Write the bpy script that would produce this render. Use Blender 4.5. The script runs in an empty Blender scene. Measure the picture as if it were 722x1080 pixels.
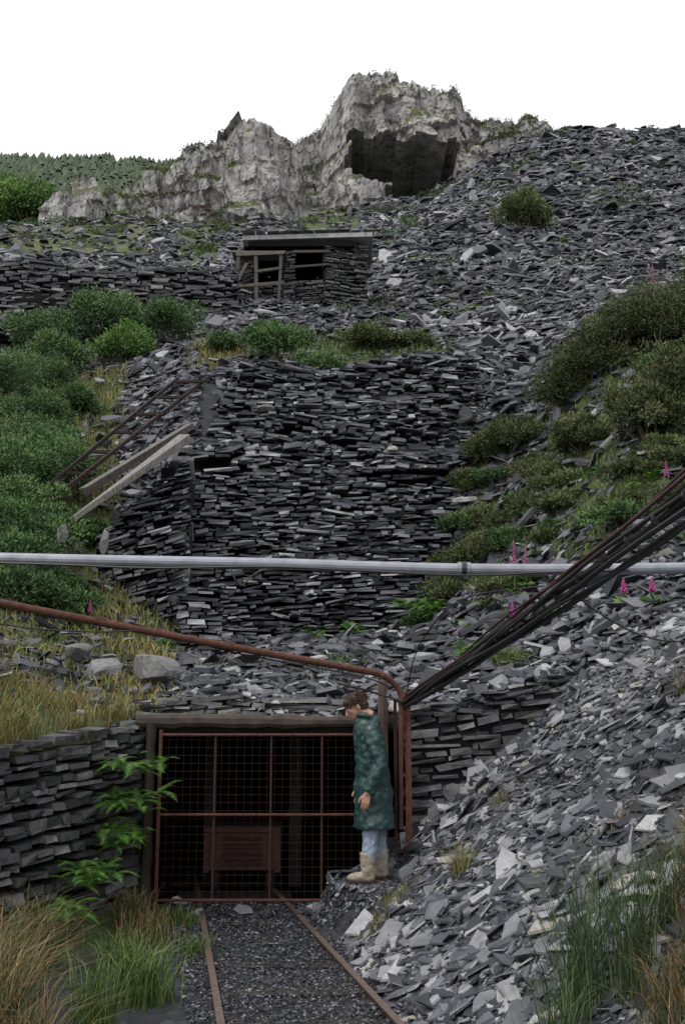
import bpy, math, numpy as np
from mathutils import Vector, Matrix
rng=np.random.default_rng(7)
scene=bpy.context.scene
R=math.radians
# ------------------------------------------------------------ helpers
class MB:
    def __init__(s): s.V=[];s.L=[];s.T=[];s.M=[];s.A=[];s.n=0
    def add(s,verts,faces,rnd=None,mat=0):
        """verts (N,k,3); faces = list of index tuples shared by each instance"""
        verts=np.asarray(verts,float)
        if verts.ndim==2: verts=verts[None]
        N,k,_=verts.shape
        if rnd is None: rnd=rng.random(N)
        rnd=np.broadcast_to(np.asarray(rnd,float),(N,))
        s.V.append(verts.reshape(-1,3)); s.A.append(np.repeat(rnd,k))
        flat=np.concatenate([np.array(f) for f in faces]); tot=np.array([len(f) for f in faces])
        off=(np.arange(N)*k+s.n)[:,None]
        s.L.append((flat[None]+off).ravel()); s.T.append(np.tile(tot,N)); s.M.append(np.full(N*len(tot),mat))
        s.n+=N*k
    def build(s,name,mats,smooth=False,parent=None,loc=None):
        me=bpy.data.meshes.new(name)
        V=np.concatenate(s.V);L=np.concatenate(s.L);T=np.concatenate(s.T);M=np.concatenate(s.M)
        me.vertices.add(len(V)); me.vertices.foreach_set("co",V.ravel().astype(np.float32))
        me.loops.add(len(L)); me.loops.foreach_set("vertex_index",L.astype(np.int32))
        me.polygons.add(len(T)); st=np.concatenate([[0],np.cumsum(T)[:-1]])
        me.polygons.foreach_set("loop_start",st.astype(np.int32))
        me.polygons.foreach_set("material_index",M.astype(np.int32))
        a=me.attributes.new("rnd",'FLOAT','POINT'); a.data.foreach_set("value",np.concatenate(s.A).astype(np.float32))
        me.update(calc_edges=True)
        if smooth: me.shade_smooth()
        else: me.shade_flat()
        for m in (mats if isinstance(mats,(list,tuple)) else [mats]): me.materials.append(m)
        o=bpy.data.objects.new(name,me); scene.collection.objects.link(o)
        if parent: o.parent=parent
        if loc is not None: o.location=loc
        return o
def empty(name,loc=(0,0,0)):
    o=bpy.data.objects.new(name,None); scene.collection.objects.link(o); o.location=loc; return o
def nrmz(a): return a/np.maximum(np.linalg.norm(a,axis=-1,keepdims=True),1e-9)
def hsh(ix,iy,seed=0):
    v=np.sin(ix*127.1+iy*311.7+seed*74.7)*43758.5453
    return v-np.floor(v)
def vnoise(x,y,seed=0):
    ix=np.floor(x);iy=np.floor(y);fx=x-ix;fy=y-iy
    fx=fx*fx*(3-2*fx);fy=fy*fy*(3-2*fy)
    a=hsh(ix,iy,seed);b=hsh(ix+1,iy,seed);c=hsh(ix,iy+1,seed);d=hsh(ix+1,iy+1,seed)
    return (a*(1-fx)+b*fx)*(1-fy)+(c*(1-fx)+d*fx)*fy
def fbm(x,y,seed=0,o=4):
    r=0;a=.5
    for i in range(o):
        r=r+a*vnoise(x*2**i,y*2**i,seed+i*3); a*=.5
    return r
BOXF=[(0,3,2,1),(4,5,6,7),(0,1,5,4),(1,2,6,5),(2,3,7,6),(3,0,4,7)]
def boxv(cx,cy,cz,sx,sy,sz):
    return np.array([[cx+a*sx/2,cy+b*sy/2,cz+c*sz/2] for c in(-1,1) for a,b in((-1,-1),(1,-1),(1,1),(-1,1))])
def tube(mb,pts,rad,seg=8,mat=0,rnd=.5,caps=True):
    P=np.array(pts,float);n=len(P);rad=np.broadcast_to(np.asarray(rad,float),(n,))
    T=np.gradient(P,axis=0);T=nrmz(T)
    up=np.array([0,0,1.]) if abs(T[0][2])<.9 else np.array([0,1.,0])
    V=[]
    u=nrmz(np.cross(up,T[0]))
    for i in range(n):
        u=nrmz(u-T[i]*np.dot(u,T[i]));w=np.cross(T[i],u)
        a=np.arange(seg)*2*np.pi/seg
        V.append(P[i]+rad[i]*(np.cos(a)[:,None]*u+np.sin(a)[:,None]*w))
    V=np.concatenate(V);F=[]
    for i in range(n-1):
        for j in range(seg):
            k=(j+1)%seg;F.append((i*seg+j,i*seg+k,(i+1)*seg+k,(i+1)*seg+j))
    if caps: F.append(tuple(range(seg))[::-1]);F.append(tuple((n-1)*seg+j for j in range(seg)))
    mb.add(V,F,rnd,mat)
def beam(mb,a,b,w,h,mat=0,rnd=.5,up=(0,0,1),jit=0):
    a=np.array(a,float);b=np.array(b,float);d=nrmz(b-a);up=np.array(up,float)
    s=nrmz(np.cross(d,up));u=np.cross(s,d)
    V=[]
    for p in (a,b):
        for x,y in((-1,-1),(1,-1),(1,1),(-1,1)):
            V.append(p+s*x*w/2+u*y*h/2+rng.normal(0,1,3)*jit)
    mb.add(np.array(V),[(3,2,1,0),(4,5,6,7),(0,1,5,4),(1,2,6,5),(2,3,7,6),(3,0,4,7)],rnd,mat)
# ------------------------------------------------------------ materials
def newmat(name):
    m=bpy.data.materials.new(name);m.use_nodes=True
    nt=m.node_tree;b=nt.nodes["Principled BSDF"];return m,nt,b
def ramp(nt,fac,cols):
    r=nt.nodes.new("ShaderNodeValToRGB");e=r.color_ramp.elements
    while len(e)<len(cols): e.new(.5)
    for i,(p,c) in enumerate(cols): e[i].position=p;e[i].color=(*c,1)
    nt.links.new(fac,r.inputs[0]);return r.outputs[0]
def tex(nt,scale,detail=5,rough=.6,vec=None,kind="Noise"):
    co=nt.nodes.new("ShaderNodeTexCoord")
    t=nt.nodes.new("ShaderNodeTex"+kind);t.inputs["Scale"].default_value=scale
    if kind=="Noise": t.inputs["Detail"].default_value=detail;t.inputs["Roughness"].default_value=rough
    src=co.outputs["Object"]
    if vec:
        mp=nt.nodes.new("ShaderNodeMapping");mp.inputs["Scale"].default_value=vec
        nt.links.new(src,mp.inputs[0]);src=mp.outputs[0]
    nt.links.new(src,t.inputs["Vector"]);return t
def mix(nt,f,a,b,mode='MIX'):
    m=nt.nodes.new("ShaderNodeMix");m.data_type='RGBA';m.blend_type=mode
    for s,v in((m.inputs[0],f),(m.inputs[6],a),(m.inputs[7],b)):
        if isinstance(v,(int,float)): s.default_value=v
        elif isinstance(v,tuple): s.default_value=(*v,1)
        else: nt.links.new(v,s)
    return m.outputs[2]
def bump(nt,b,h,st,dist=.02):
    n=nt.nodes.new("ShaderNodeBump");n.inputs["Strength"].default_value=st;n.inputs["Distance"].default_value=dist
    nt.links.new(h,n.inputs["Height"]);nt.links.new(n.outputs[0],b.inputs["Normal"])
def rmat(name,cols,nscale=8,namt=.5,rough=.7,bst=.4,bd=.02,metal=0,dark=(.3,.3,.3),spec=.5,vec=None,stain=None):
    """ramp driven by per-piece value, modulated by noise"""
    m,nt,b=newmat(name)
    at=nt.nodes.new("ShaderNodeAttribute");at.attribute_name="rnd"
    n=tex(nt,nscale,4,.65,vec)
    c=ramp(nt,at.outputs["Fac"],cols)
    nr=ramp(nt,n.outputs["Fac"],[(.3,dark),(.7,(1.25,1.25,1.25))])
    c=mix(nt,namt,c,nr,'MULTIPLY')
    if stain:
        n2=tex(nt,stain[0],5,.7);c=mix(nt,ramp(nt,n2.outputs["Fac"],[(stain[1],(0,0,0)),(stain[1]+.14,(.8,.8,.8))]),c,stain[2])
    nt.links.new(c,b.inputs["Base Color"]);b.inputs["Roughness"].default_value=rough
    b.inputs["Metallic"].default_value=metal;b.inputs["Specular IOR Level"].default_value=spec
    if bst: bump(nt,b,n.outputs["Fac"],bst,bd)
    return m
SL=[(0,(.01,.011,.015)),(.22,(.032,.035,.045)),(.45,(.085,.09,.107)),(.62,(.175,.18,.2)),(.78,(.32,.325,.345)),(.94,(.46,.46,.465)),(1,(.32,.3,.24))]
m_slate=rmat("slate_stone",SL,6,.6,.48,.4,.02,stain=(1.1,.6,(.075,.065,.04)))
m_slate_dk=rmat("slate_stone_weathered",[(0,(.012,.013,.016)),(.35,(.04,.042,.05)),(.6,(.09,.09,.1)),(.85,(.21,.21,.22)),(1,(.16,.15,.1))],5,.7,.6,.5,.03,stain=(2,.58,(.06,.065,.025)))
m_slate_tr=rmat("slate_stone_mossy",[(0,(.03,.032,.034)),(.35,(.08,.082,.086)),(.6,(.15,.15,.15)),(1,(.3,.3,.3))],14,.75,.65,.7,.02,stain=(3.5,.55,(.06,.07,.028)))
m_back=rmat("recess_shade_black",[(0,(.006,.006,.007)),(1,(.008,.008,.008))],5,.5,.9,spec=.1)  # wall core and linings; shade of gaps and recesses put into the colour
m_rust=rmat("rusty_iron",[(0,(.035,.016,.012)),(.5,(.08,.032,.021)),(1,(.155,.062,.04))],25,.8,.88,.5,.005)
m_rustdk=rmat("dark_rusty_iron",[(0,(.02,.011,.009)),(1,(.06,.024,.016))],25,.7,.85,.5,.005)
m_galv=rmat("galvanised_pipe",[(0,(.25,.27,.31)),(1,(.34,.35,.39))],9,.5,.5,.15,.003,metal=.2,dark=(.5,.5,.5),stain=(3,.62,(.16,.13,.1)))
m_cable=rmat("black_cable",[(0,(.01,.01,.012)),(.6,(.022,.02,.022)),(1,(.07,.022,.022))],12,.3,.5,.1,.003)
m_wood=rmat("weathered_timber",[(0,(.045,.038,.032)),(.5,(.15,.135,.12)),(1,(.31,.295,.28))],6,.8,.85,.6,.01,vec=(6,1,1))
m_wooddk=rmat("dark_timber",[(0,(.015,.012,.01)),(1,(.08,.062,.05))],6,.7,.9,.8,.02)
m_gorse=rmat("gorse_leaf",[(0,(.018,.045,.015)),(.4,(.05,.11,.033)),(.75,(.1,.19,.055)),(1,(.16,.27,.08))],2,.3,.75,0)
m_green=rmat("bright_leaf",[(0,(.035,.08,.015)),(.5,(.085,.18,.03)),(1,(.16,.29,.055))],2,.3,.65,0)
m_heath=rmat("heather_leaf",[(0,(.018,.028,.01)),(.45,(.055,.078,.024)),(.8,(.105,.14,.042)),(1,(.14,.12,.06))],2,.3,.8,0)
m_purple=rmat("heather_bloom",[(0,(.03,.03,.015)),(.5,(.08,.055,.045)),(1,(.16,.08,.11))],2,.3,.8,0)
m_olive=rmat("olive_leaf",[(0,(.045,.065,.02)),(.5,(.1,.135,.045)),(1,(.18,.22,.085))],2,.3,.8,0)
m_fern=rmat("fern_leaf",[(0,(.045,.11,.02)),(.5,(.09,.22,.03)),(1,(.15,.33,.05))],2,.3,.6,0)
m_grass=rmat("green_grass",[(0,(.03,.07,.015)),(.5,(.08,.15,.03)),(1,(.18,.24,.06))],2,.3,.7,0)
m_dry=rmat("dry_grass",[(0,(.07,.1,.03)),(.35,(.14,.17,.045)),(.7,(.28,.25,.08)),(1,(.3,.17,.08))],2,.3,.8,0)
m_rush=rmat("rush_brown_green",[(0,(.03,.06,.02)),(.45,(.1,.12,.04)),(.75,(.25,.14,.06)),(1,(.32,.24,.12))],2,.3,.8,0)
m_rushg=rmat("rush_green",[(0,(.02,.045,.018)),(.6,(.06,.11,.035)),(1,(.16,.22,.08))],2,.3,.7,0)
m_pink=rmat("foxglove_flower",[(0,(.4,.03,.2)),(1,(.55,.08,.33))],5,.2,.6,0)
m_con=rmat("conifer_leaf",[(0,(.035,.055,.03)),(1,(.085,.12,.06))],2,.3,.8,0)
m_twig=rmat("dead_twig",[(0,(.05,.04,.03)),(1,(.14,.1,.07))],5,.3,.9,0)
# ------------------------------------------------------------ terrain height
COLS={
-.80:[(6,1.2),(10,2.2),(16,5),(28,12),(38,17),(41,20),(80,45),(160,95),(260,150),(500,150)],
-.36:[(8.5,1.0),(10.5,1.4),(12,2.1),(16,3.3),(20,5.8),(28,10.6),(36,14.5),(38.9,15.5),(41.4,19.6),(60,30.6),(80,42.0),(120,62),(160,88.5),(260,152),(500,150)],
-.26:[(10,1.35),(13,2.05),(17,2.9),(21,4.9),(25,7.6),(30,11.3),(38.9,15.6),(41.4,19.6),(60,30),(75,39.8),(88,47),(100,51),(160,86),(260,152),(500,150)],
-.16:[(10.3,1.42),(14,2.0),(19.5,2.6),(20.6,3.2),(23.2,6.8),(27,10.4),(33,13.8),(38.9,16.2),(41.4,19.6),(60,29.6),(80,41.5),(95,50),(110,55),(160,85),(260,150),(500,148)],
-.10:[(10.3,1.45),(14,2.1),(20,2.6),(21,2.8),(23.5,6.7),(27.2,10.5),(33,13.8),(42,18.6),(43.5,19.9),(60,29.5),(80,41.5),(95,50),(115,60),(200,75),(500,75)],
0:[(10.3,1.45),(14,2.15),(21.5,2.9),(24,6.7),(27.4,10.7),(33,13.6),(42,18.7),(46,19.9),(60,29.2),(85,44),(100,54),(112,60.5),(130,64),(200,70),(500,70)],
.09:[(10.3,1.5),(17,2.45),(22,3.3),(24.6,6.8),(27.8,10.9),(32,13.2),(45,20.2),(60,30.4),(80,42.5),(100,55),(112,60.5),(130,66),(200,72),(500,72)],
.20:[(10.3,1.75),(12,2.05),(17,3.8),(22,6.6),(27,10.3),(32,13.4),(60,31),(100,61.5),(112,69.3),(130,72),(200,72),(500,72)],
.29:[(8,1.25),(10.3,2.2),(13,3.35),(17,5.5),(21,8.1),(25,11.2),(30,13.4),(60,31.8),(105,66.5),(112,70),(130,72),(200,72),(500,72)],
.37:[(7.5,1.3),(10.3,2.6),(14,4.0),(20,8.0),(25,11.6),(28,13.2),(40,19.4),(60,32.2),(110,69.3),(130,72),(200,72),(500,72)],
.80:[(6,3),(10.3,5),(14,7),(20,11),(28,16),(40,24),(60,36),(110,72),(500,75)]}
CT=np.array(sorted(COLS))
YS=10.33
def far(x,y):
    yy=np.maximum(y,3.); t=np.clip(x/yy,-.8,.8)
    Z=np.stack([np.interp(yy,[p[0] for p in COLS[k]],[p[1] for p in COLS[k]]) for k in CT])
    i=np.clip(np.searchsorted(CT,t)-1,0,len(CT)-2)
    f=(t-CT[i])/(CT[i+1]-CT[i]); 
    a=np.take_along_axis(Z,i[None],0)[0];b=np.take_along_axis(Z,i[None]+1,0)[0]
    return a*(1-f)+b*f
def wallx(y): return -1.95-(10.2-y)*.43
def toe(y): return 1.83-.21*np.minimum(y,10.2)
def near(x,y):
    fl=-.47+.18*np.exp(-((x-wallx(y))/.35)**2)
    r=-.5+.8*(x-toe(y))
    r=np.where(r>4,4+(r-4)*.4,r)
    z=np.maximum(fl,r)
    d=((x-.25)/.36)**2+((y-9.68)/.36)**2
    z=np.where(d<1.0,-.03+0*z,np.where(d<2.0,z*(d-1)+(-.03)*(2-d),z))
    l=1.3-.15*(10.2-y)+.22*(wallx(y)-x)
    l=np.minimum(l,3+0*l)
    return np.where(x<wallx(y)-.38,l,z)
def hbase(x,y):
    f=far(x,y);n=near(x,y)
    rb=np.clip((x-1.9)/.8,0,1)*np.clip((y-9.2)/1.05,0,1)
    n=n*(1-rb)+f*rb
    return np.where(y>YS,f,n)
def h(x,y):
    x=np.asarray(x,float)+np.zeros_like(np.asarray(y,float));y=np.asarray(y,float)+0*x
    amp=np.clip((y-4)/60,.05,1.0)
    n=(fbm(x*.35,y*.35,3)-.47)*1.4*amp+(fbm(x*1.7,y*1.7,9,3)-.45)*.25*np.clip(y/25,.3,1.6)
    trk=(np.abs(x+.45)<1.3)&(y<YS)
    return hbase(x,y)+np.where(trk,.1*n,n)
def hnorm(x,y,e=.3):
    dx=(hbase(x+e,y)-hbase(x-e,y))/(2*e);dy=(hbase(x,y+e)-hbase(x,y-e))/(2*e)
    dx=np.clip(dx,-1.2,1.2);dy=np.clip(dy,-1.2,1.2)
    return nrmz(np.stack([-dx,-dy,np.ones_like(dx)],-1))
def sm(a,b,v): 
    t=np.clip((v-a)/(b-a),0,1);return t*t*(3-2*t)
def veg(x,y):
    t=x/np.maximum(y,3);n=fbm(x*.5/np.maximum(y/15,1)+3,y*.5/np.maximum(y/15,1),21)
    v=0*x
    v=np.maximum(v,(x<wallx(y)-.3)*(y<10.3)*.9)
    v=np.maximum(v,sm(-.13,-.19,t)*sm(24,20,y)*(y>10.2)*(.55+.6*n))
    v=np.maximum(v,sm(-.20,-.25,t)*sm(34,30,y)*(y>19)*(.5+.7*n))
    v=np.maximum(v,sm(27,28.5,y)*sm(35.5,33,y)*sm(-.2,-.13,t)*sm(.16,.1,t)*(.35+.85*n))
    v=np.maximum(v,sm(13,15,y)*sm(27,25,y)*sm(.10,.14,t)*(.38+.75*n))
    v=np.maximum(v,sm(10.5,11,y)*sm(17,14,y)*(.85*n))
    v=np.maximum(v,sm(38,60,y)*sm(.53,.64,n)*.9)
    v=np.maximum(v,sm(62,78,y)*sm(.06,-.02,t)*(.3+.9*n))
    v=np.maximum(v,sm(105,120,y)*sm(0,-.05,t))
    v=np.maximum(v,(y<10.2)*np.exp(-((x-wallx(y)-.1)/.45)**2)*.9)
    return np.clip(v,0,1)
# terrain grid
s=np.linspace(-1,1,420);xs=300*np.sinh(6*s)/np.sinh(6)
ys=np.concatenate([np.linspace(-40,2,12)[:-1],np.arange(2,10.2,.12),[10.24,10.31,10.36],np.arange(10.45,30,.14),np.geomspace(30,600,130)])
X,Y=np.meshgrid(xs,ys);Z=h(X,Y);VG=veg(X,Y)
nx=len(xs);ny=len(ys)
idx=np.arange(nx*ny).reshape(ny,nx)
q=np.stack([idx[:-1,:-1],idx[:-1,1:],idx[1:,1:],idx[1:,:-1]],-1)
cx=(X[:-1,:-1]+X[1:,1:])/2;cy=(Y[:-1,:-1]+Y[1:,1:])/2
keep=~((cy>10.31)&(cy<10.36)&(cx>-1.97)&(cx<.64))
q=q[keep]
me=bpy.data.meshes.new("terrain");me.vertices.add(nx*ny)
me.vertices.foreach_set("co",np.stack([X,Y,Z],-1).ravel().astype(np.float32))
me.loops.add(q.size);me.loops.foreach_set("vertex_index",q.ravel().astype(np.int32))
me.polygons.add(len(q));me.polygons.foreach_set("loop_start",(np.arange(len(q))*4).astype(np.int32))
a=me.attributes.new("veg",'FLOAT','POINT');a.data.foreach_set("value",VG.ravel().astype(np.float32))
me.update(calc_edges=True);me.shade_smooth()
m,nt,b=newmat("slate_waste_ground")
at=nt.nodes.new("ShaderNodeAttribute");at.attribute_name="veg"
vo=tex(nt,4,kind="Voronoi",vec=(1,1,2.5));vo2=tex(nt,14,kind="Voronoi",vec=(1,1,2.5))
g1=ramp(nt,vo.outputs["Color"],[(0,(.008,.009,.012)),(.6,(.03,.032,.04)),(1,(.08,.08,.09))])
g2=ramp(nt,vo2.outputs["Color"],[(0,(.008,.009,.012)),(.6,(.035,.037,.043)),(1,(.1,.1,.11))])
g=mix(nt,.5,g1,g2)
n1=tex(nt,.7,8,.7);n2=tex(nt,6,8,.7)
gv=ramp(nt,n1.outputs["Fac"],[(.3,(.025,.042,.015)),(.48,(.06,.09,.024)),(.6,(.13,.13,.045)),(.75,(.08,.05,.035))])
gv=mix(nt,.7,gv,ramp(nt,n2.outputs["Fac"],[(.3,(.2,.2,.2)),(.7,(1.3,1.3,1.3))]),'MULTIPLY')
ad=nt.nodes.new("ShaderNodeMath");ad.operation='ADD';nt.links.new(at.outputs["Fac"],ad.inputs[0])
sc=nt.nodes.new("ShaderNodeMath");sc.operation='MULTIPLY_ADD';nt.links.new(n2.outputs["Fac"],sc.inputs[0]);sc.inputs[1].default_value=.9;sc.inputs[2].default_value=-.45
nt.links.new(sc.outputs[0],ad.inputs[1])
fr=ramp(nt,ad.outputs[0],[(.42,(0,0,0)),(.56,(1,1,1))])
nt.links.new(mix(nt,fr,g,gv),b.inputs["Base Color"]);b.inputs["Roughness"].default_value=.85
bump(nt,b,n2.outputs["Fac"],.8,.08)
me.materials.append(m);ter=bpy.data.objects.new("terrain",me);scene.collection.objects.link(ter)
# ------------------------------------------------------------ slate slabs
def slabs(mb,P,nr,size,thick,rnd,K=5,mat=0,e0=.35,e1=.85):
    N=len(P);r=rng.normal(size=(N,3));r[:,0]*=1.4;u=nrmz(np.cross(nr,np.cross(r,nr)));w=np.cross(nr,u)
    ang=(np.arange(K)+rng.uniform(-.38,.38,(N,K)))*2*np.pi/K
    rad=rng.uniform(.55,1.15,(N,K))*size[:,None]
    el=rng.uniform(e0,e1,(N,1))
    a=np.cos(ang)*rad;bb=np.sin(ang)*rad*el
    base=P[:,None]+a[...,None]*u[:,None]+bb[...,None]*w[:,None]
    tk=thick[:,None]*rng.uniform(.7,1.3,(N,K))
    top=P[:,None]+.93*a[...,None]*u[:,None]+.93*bb[...,None]*w[:,None]+nr[:,None]*tk[...,None]
    V=np.concatenate([base,top],1)
    F=[tuple(range(K,2*K)),tuple(range(K))[::-1]]+[(i,(i+1)%K,K+(i+1)%K,K+i) for i in range(K)]
    mb.add(V,F,rnd,mat)
def scatter(mb,N,t0,t1,y0,y1,sfun,tilt,vegcut=.6,keepf=None,lift=.9,bright=0,pw=.5,flat=.5,mx=2.2,dark=3.0,tk=(.12,.42)):
    u=rng.random(N)
    a0,a1=y0**pw,y1**pw
    y=(a0+(a1-a0)*u)**(1/pw);x=rng.uniform(t0,t1,N)*y
    v=veg(x,y);k=(v<vegcut+rng.normal(0,.1,N))|(rng.random(N)<.08)
    if keepf is not None: k&=keepf(x,y)
    x=x[k];y=y[k];n=len(x)
    clump=.65+.8*fbm(x*.45*12/np.maximum(y,12),y*.45*12/np.maximum(y,12),77)
    nr=hnorm(x,y);nr=nrmz(nr*np.array([flat,flat,1])+rng.normal(0,1,(n,3))*tilt*rng.uniform(.4,1.9,(n,1)))
    ex=np.minimum(np.exp(rng.normal(0,.5,n)),mx)*clump
    sz=sfun(y)*ex
    th=sfun(y)*rng.uniform(tk[0],tk[1],n)
    P=np.stack([x,y,h(x,y)+sz*(lift*rng.random(n)-.15)],-1)
    rn=np.clip(rng.beta(1.5,dark,n)+bright+.4*(fbm(x*.2,y*.2,5)-.47)+.04*rng.normal(size=n),0,.985)
    slabs(mb,P,nr,sz,th,rn)
mb=MB()
notrack=lambda x,y:~((y<10.6)&(x<toe(y)+.05))&(((x-.25)**2+(y-9.55)**2)>.42**2)&~((x>-.1)&(x<.5)&(y>9)&(y<9.7))
mainwall=lambda x,y:~((y>19.8)&(y<27)&(x/y>-.15)&(x/y<.12))
scatter(mb,125000,-.46,.48,27,118,lambda y:.0096*y**.8,.27,keepf=lambda x,y:y>27,flat=.65,dark=2.7)
scatter(mb,60000,-.46,.48,10.3,28,lambda y:.0105*y**.8,.28,keepf=mainwall,bright=.03,flat=.65)
scatter(mb,42000,-.05,.6,3.8,10.6,lambda y:.026*(y/7)**.8,.24,vegcut=2,keepf=notrack,bright=-.04,pw=1.2,flat=.8,lift=.5,dark=2.6)
scatter(mb,11000,-.05,.6,4.2,10.6,lambda y:.072*(y/7)**.8,.17,vegcut=2,keepf=notrack,bright=.03,pw=1.2,flat=.75,lift=.35,mx=2.2,dark=2.3,tk=(.08,.22))
scatter(mb,900,-.05,.6,4.2,10.6,lambda y:.12*(y/7)**.8,.12,vegcut=2,keepf=notrack,bright=.0,pw=1.2,flat=.75,lift=.3,mx=1.5,dark=2.3,tk=(.06,.16))
scatter(mb,2500,-.45,.5,10.6,27,lambda y:.022*y**.8,.2,keepf=mainwall,bright=.06,mx=1.6)
scatter(mb,3500,-.45,.5,27,110,lambda y:.019*y**.8,.25,bright=.04,mx=1.6)
# loose slates spilling over the upper part of the big wall
scatter(mb,2600,-.13,.13,25.3,27.8,lambda y:.17+0*y,.22,bright=.04,mx=1.8,vegcut=2,lift=2.2)
# fine waste where the person stands
N=5200;x=rng.uniform(-.35,.75,N);y=rng.uniform(8.7,10.2,N);k=x>toe(y)-.1;x=x[k];y=y[k];sz=rng.uniform(.008,.035,len(x))
d2=((x-.22)**2+(y-9.66)**2)<.3**2
slabs(mb,np.stack([x,y,h(x,y)+np.where(d2,-.004,sz*.3)],-1),nrmz(hnorm(x,y,.06)+rng.normal(0,.15,(len(x),3))),sz,sz*.25,np.clip(rng.beta(1.7,2.6,len(x)),0,.98))
mb.build("slate_scree",m_slate)
# ------------------------------------------------------------ dry stone walls
def wall(name,BL,BR,TR,TL,ch,sl,mat=m_slate,prot=.05,depth=.35,dk=0,wav=.08,miss=.03,tilt=.07):
    BL,BR,TR,TL=[np.array(p,float) for p in(BL,BR,TR,TL)]
    mb=MB();H=(np.linalg.norm(TL-BL)+np.linalg.norm(TR-BR))/2
    across=nrmz(((BR-BL)+(TR-TL))[None])[0];out=nrmz(np.cross(across,np.array([0,0,1.]))[None])[0]
    z=0;hs=[]
    while z<1:
        d=ch/H*rng.uniform(.4,1.6);hs.append((z,d));z+=d
    allV=[];rn=[]
    for (t,d) in hs:
        A=BL+(TL-BL)*t;B=BR+(TR-BR)*t;L=np.linalg.norm(B-A);p=-rng.random()*sl*.3
        while p<L-.02:
            l=min(sl*np.exp(rng.normal(0,.5)),L-p+.06);c=A+(B-A)*((p+l/2)/L)
            if rng.random()<miss: p+=l;continue
            hh=d*H*rng.uniform(.5,1.0)
            c=c+np.array([0,0,1])*((vnoise(np.array(p*.5),np.array(t*H*.5),4)-.5)*wav*5+(vnoise(np.array(p*1.7),np.array(t*H*1.3),14)-.5)*wav*1.5+rng.normal(0,ch*.15))
            c=c+out*(rng.normal(0,prot)-depth/2+.04)
            tl=rng.normal(0,tilt);ax=across*math.cos(tl)+np.array([0,0,1])*math.sin(tl);uz=np.cross(out,ax);uz=uz*np.sign(uz[2])
            v=[]
            for c1 in(-1,1):
                for a1,b1 in((-1,1),(1,1),(1,-1),(-1,-1)):
                    v.append(c+ax*a1*l*.485*rng.uniform(.8,1)+out*b1*depth/2*rng.uniform(.8,1.15)+uz*c1*hh/2*rng.uniform(.6,1.08))
            allV.append(v);rn.append(np.clip(rng.beta(1.7,2.5)-dk,0,.985));p+=l
    mb.add(np.array(allV),BOXF,np.array(rn))
    o=-out*.24
    mb.add(np.array([BL+o,BR+o,TR+o,TL+o,BL+o-out*.3,BR+o-out*.3,TR+o-out*.3,TL+o-out*.3])-np.array([0,0,.12]),BOXF,.5,1)
    return mb.build(name,[mat,m_back])
wall("dry_stone_wall",(-3.1,20,2.5),(2.4,21.5,3.0),(3.0,24.2,7.0),(-3.6,22.5,7.0),.08,.27,prot=.08,tilt=.09,miss=.05)
wall("dry_stone_wall",(-3.6,22.45,7.0),(3.0,24.15,7.0),(3.9,27.3,11.2),(-2.8,26.3,10.9),.09,.29,prot=.14,wav=.16,tilt=.15,miss=.06)
wall("dry_stone_wall",(-4.7,19.2,3.0),(-3.1,19.9,2.5),(-3.28,20.5,6.6),(-4.9,19.9,5.0),.08,.24,dk=.03)
wall("dry_stone_wall",(-3.28,20.5,5.0),(-3.1,20,2.5),(-3.6,22.5,7),(-3.3,20.6,6.6),.09,.3)
wall("dry_stone_wall",(-2.75,16.9,2.3),(-2.1,17.0,2.2),(-2.1,17.2,3.7),(-2.8,17.1,3.6),.075,.22)
wall("terrace_retaining_wall",(-24,36,15.5),(-4.4,40,16.6),(-4.6,41,20.2),(-26,38.4,19.6),.14,.42,mat=m_slate_dk,prot=.1,wav=.14,tilt=.12)
wall("trench_side_wall",(-3.75,6.2,-.5),(-2.0,10.2,-.5),(-2.03,10.2,1.35),(-3.9,6.1,.95),.075,.21,mat=m_slate_tr,prot=.012,wav=.02,depth=.22,tilt=.04,miss=.01)
wall("portal_side_wall",(.66,10.25,-.3),(3.0,10.25,-.3),(3.0,10.3,2.0),(.66,10.3,1.55),.075,.26,mat=m_slate_tr,prot=.025,wav=.02,depth=.25)
wall("portal_side_wall",(-2.45,10.3,-.5),(-2.02,10.26,-.5),(-2.02,10.3,1.45),(-2.5,10.3,1.45),.08,.22,mat=m_slate_tr,prot=.02,wav=.02)
wall("portal_parapet_wall",(-2.1,10.36,1.40),(.75,10.36,1.42),(.8,10.5,1.66),(-2.1,10.5,1.6),.05,.22,mat=m_slate_tr,prot=.06,wav=.03)
# tunnel
e=empty("mine_tunnel")
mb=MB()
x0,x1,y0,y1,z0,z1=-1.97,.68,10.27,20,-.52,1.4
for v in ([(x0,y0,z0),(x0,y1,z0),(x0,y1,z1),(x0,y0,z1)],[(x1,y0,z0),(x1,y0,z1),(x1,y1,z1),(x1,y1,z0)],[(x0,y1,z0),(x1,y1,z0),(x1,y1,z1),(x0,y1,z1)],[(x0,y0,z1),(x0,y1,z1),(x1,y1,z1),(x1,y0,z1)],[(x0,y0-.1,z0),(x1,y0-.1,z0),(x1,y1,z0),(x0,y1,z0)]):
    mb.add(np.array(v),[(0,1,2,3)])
mb.build("tunnel_lining",m_back,parent=e)  # tunnel darkness painted in with the near-black lining colour
mb=MB()
for xx in(-1.55,-.55,.35):
    beam(mb,(xx,12.2,-.5),(xx,12.2,1.35),.14,.14,up=(0,1,0))
beam(mb,(-1.9,12.2,1.3),(.6,12.2,1.3),.15,.15)
mb.build("pit_props",m_wooddk,parent=e)
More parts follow.
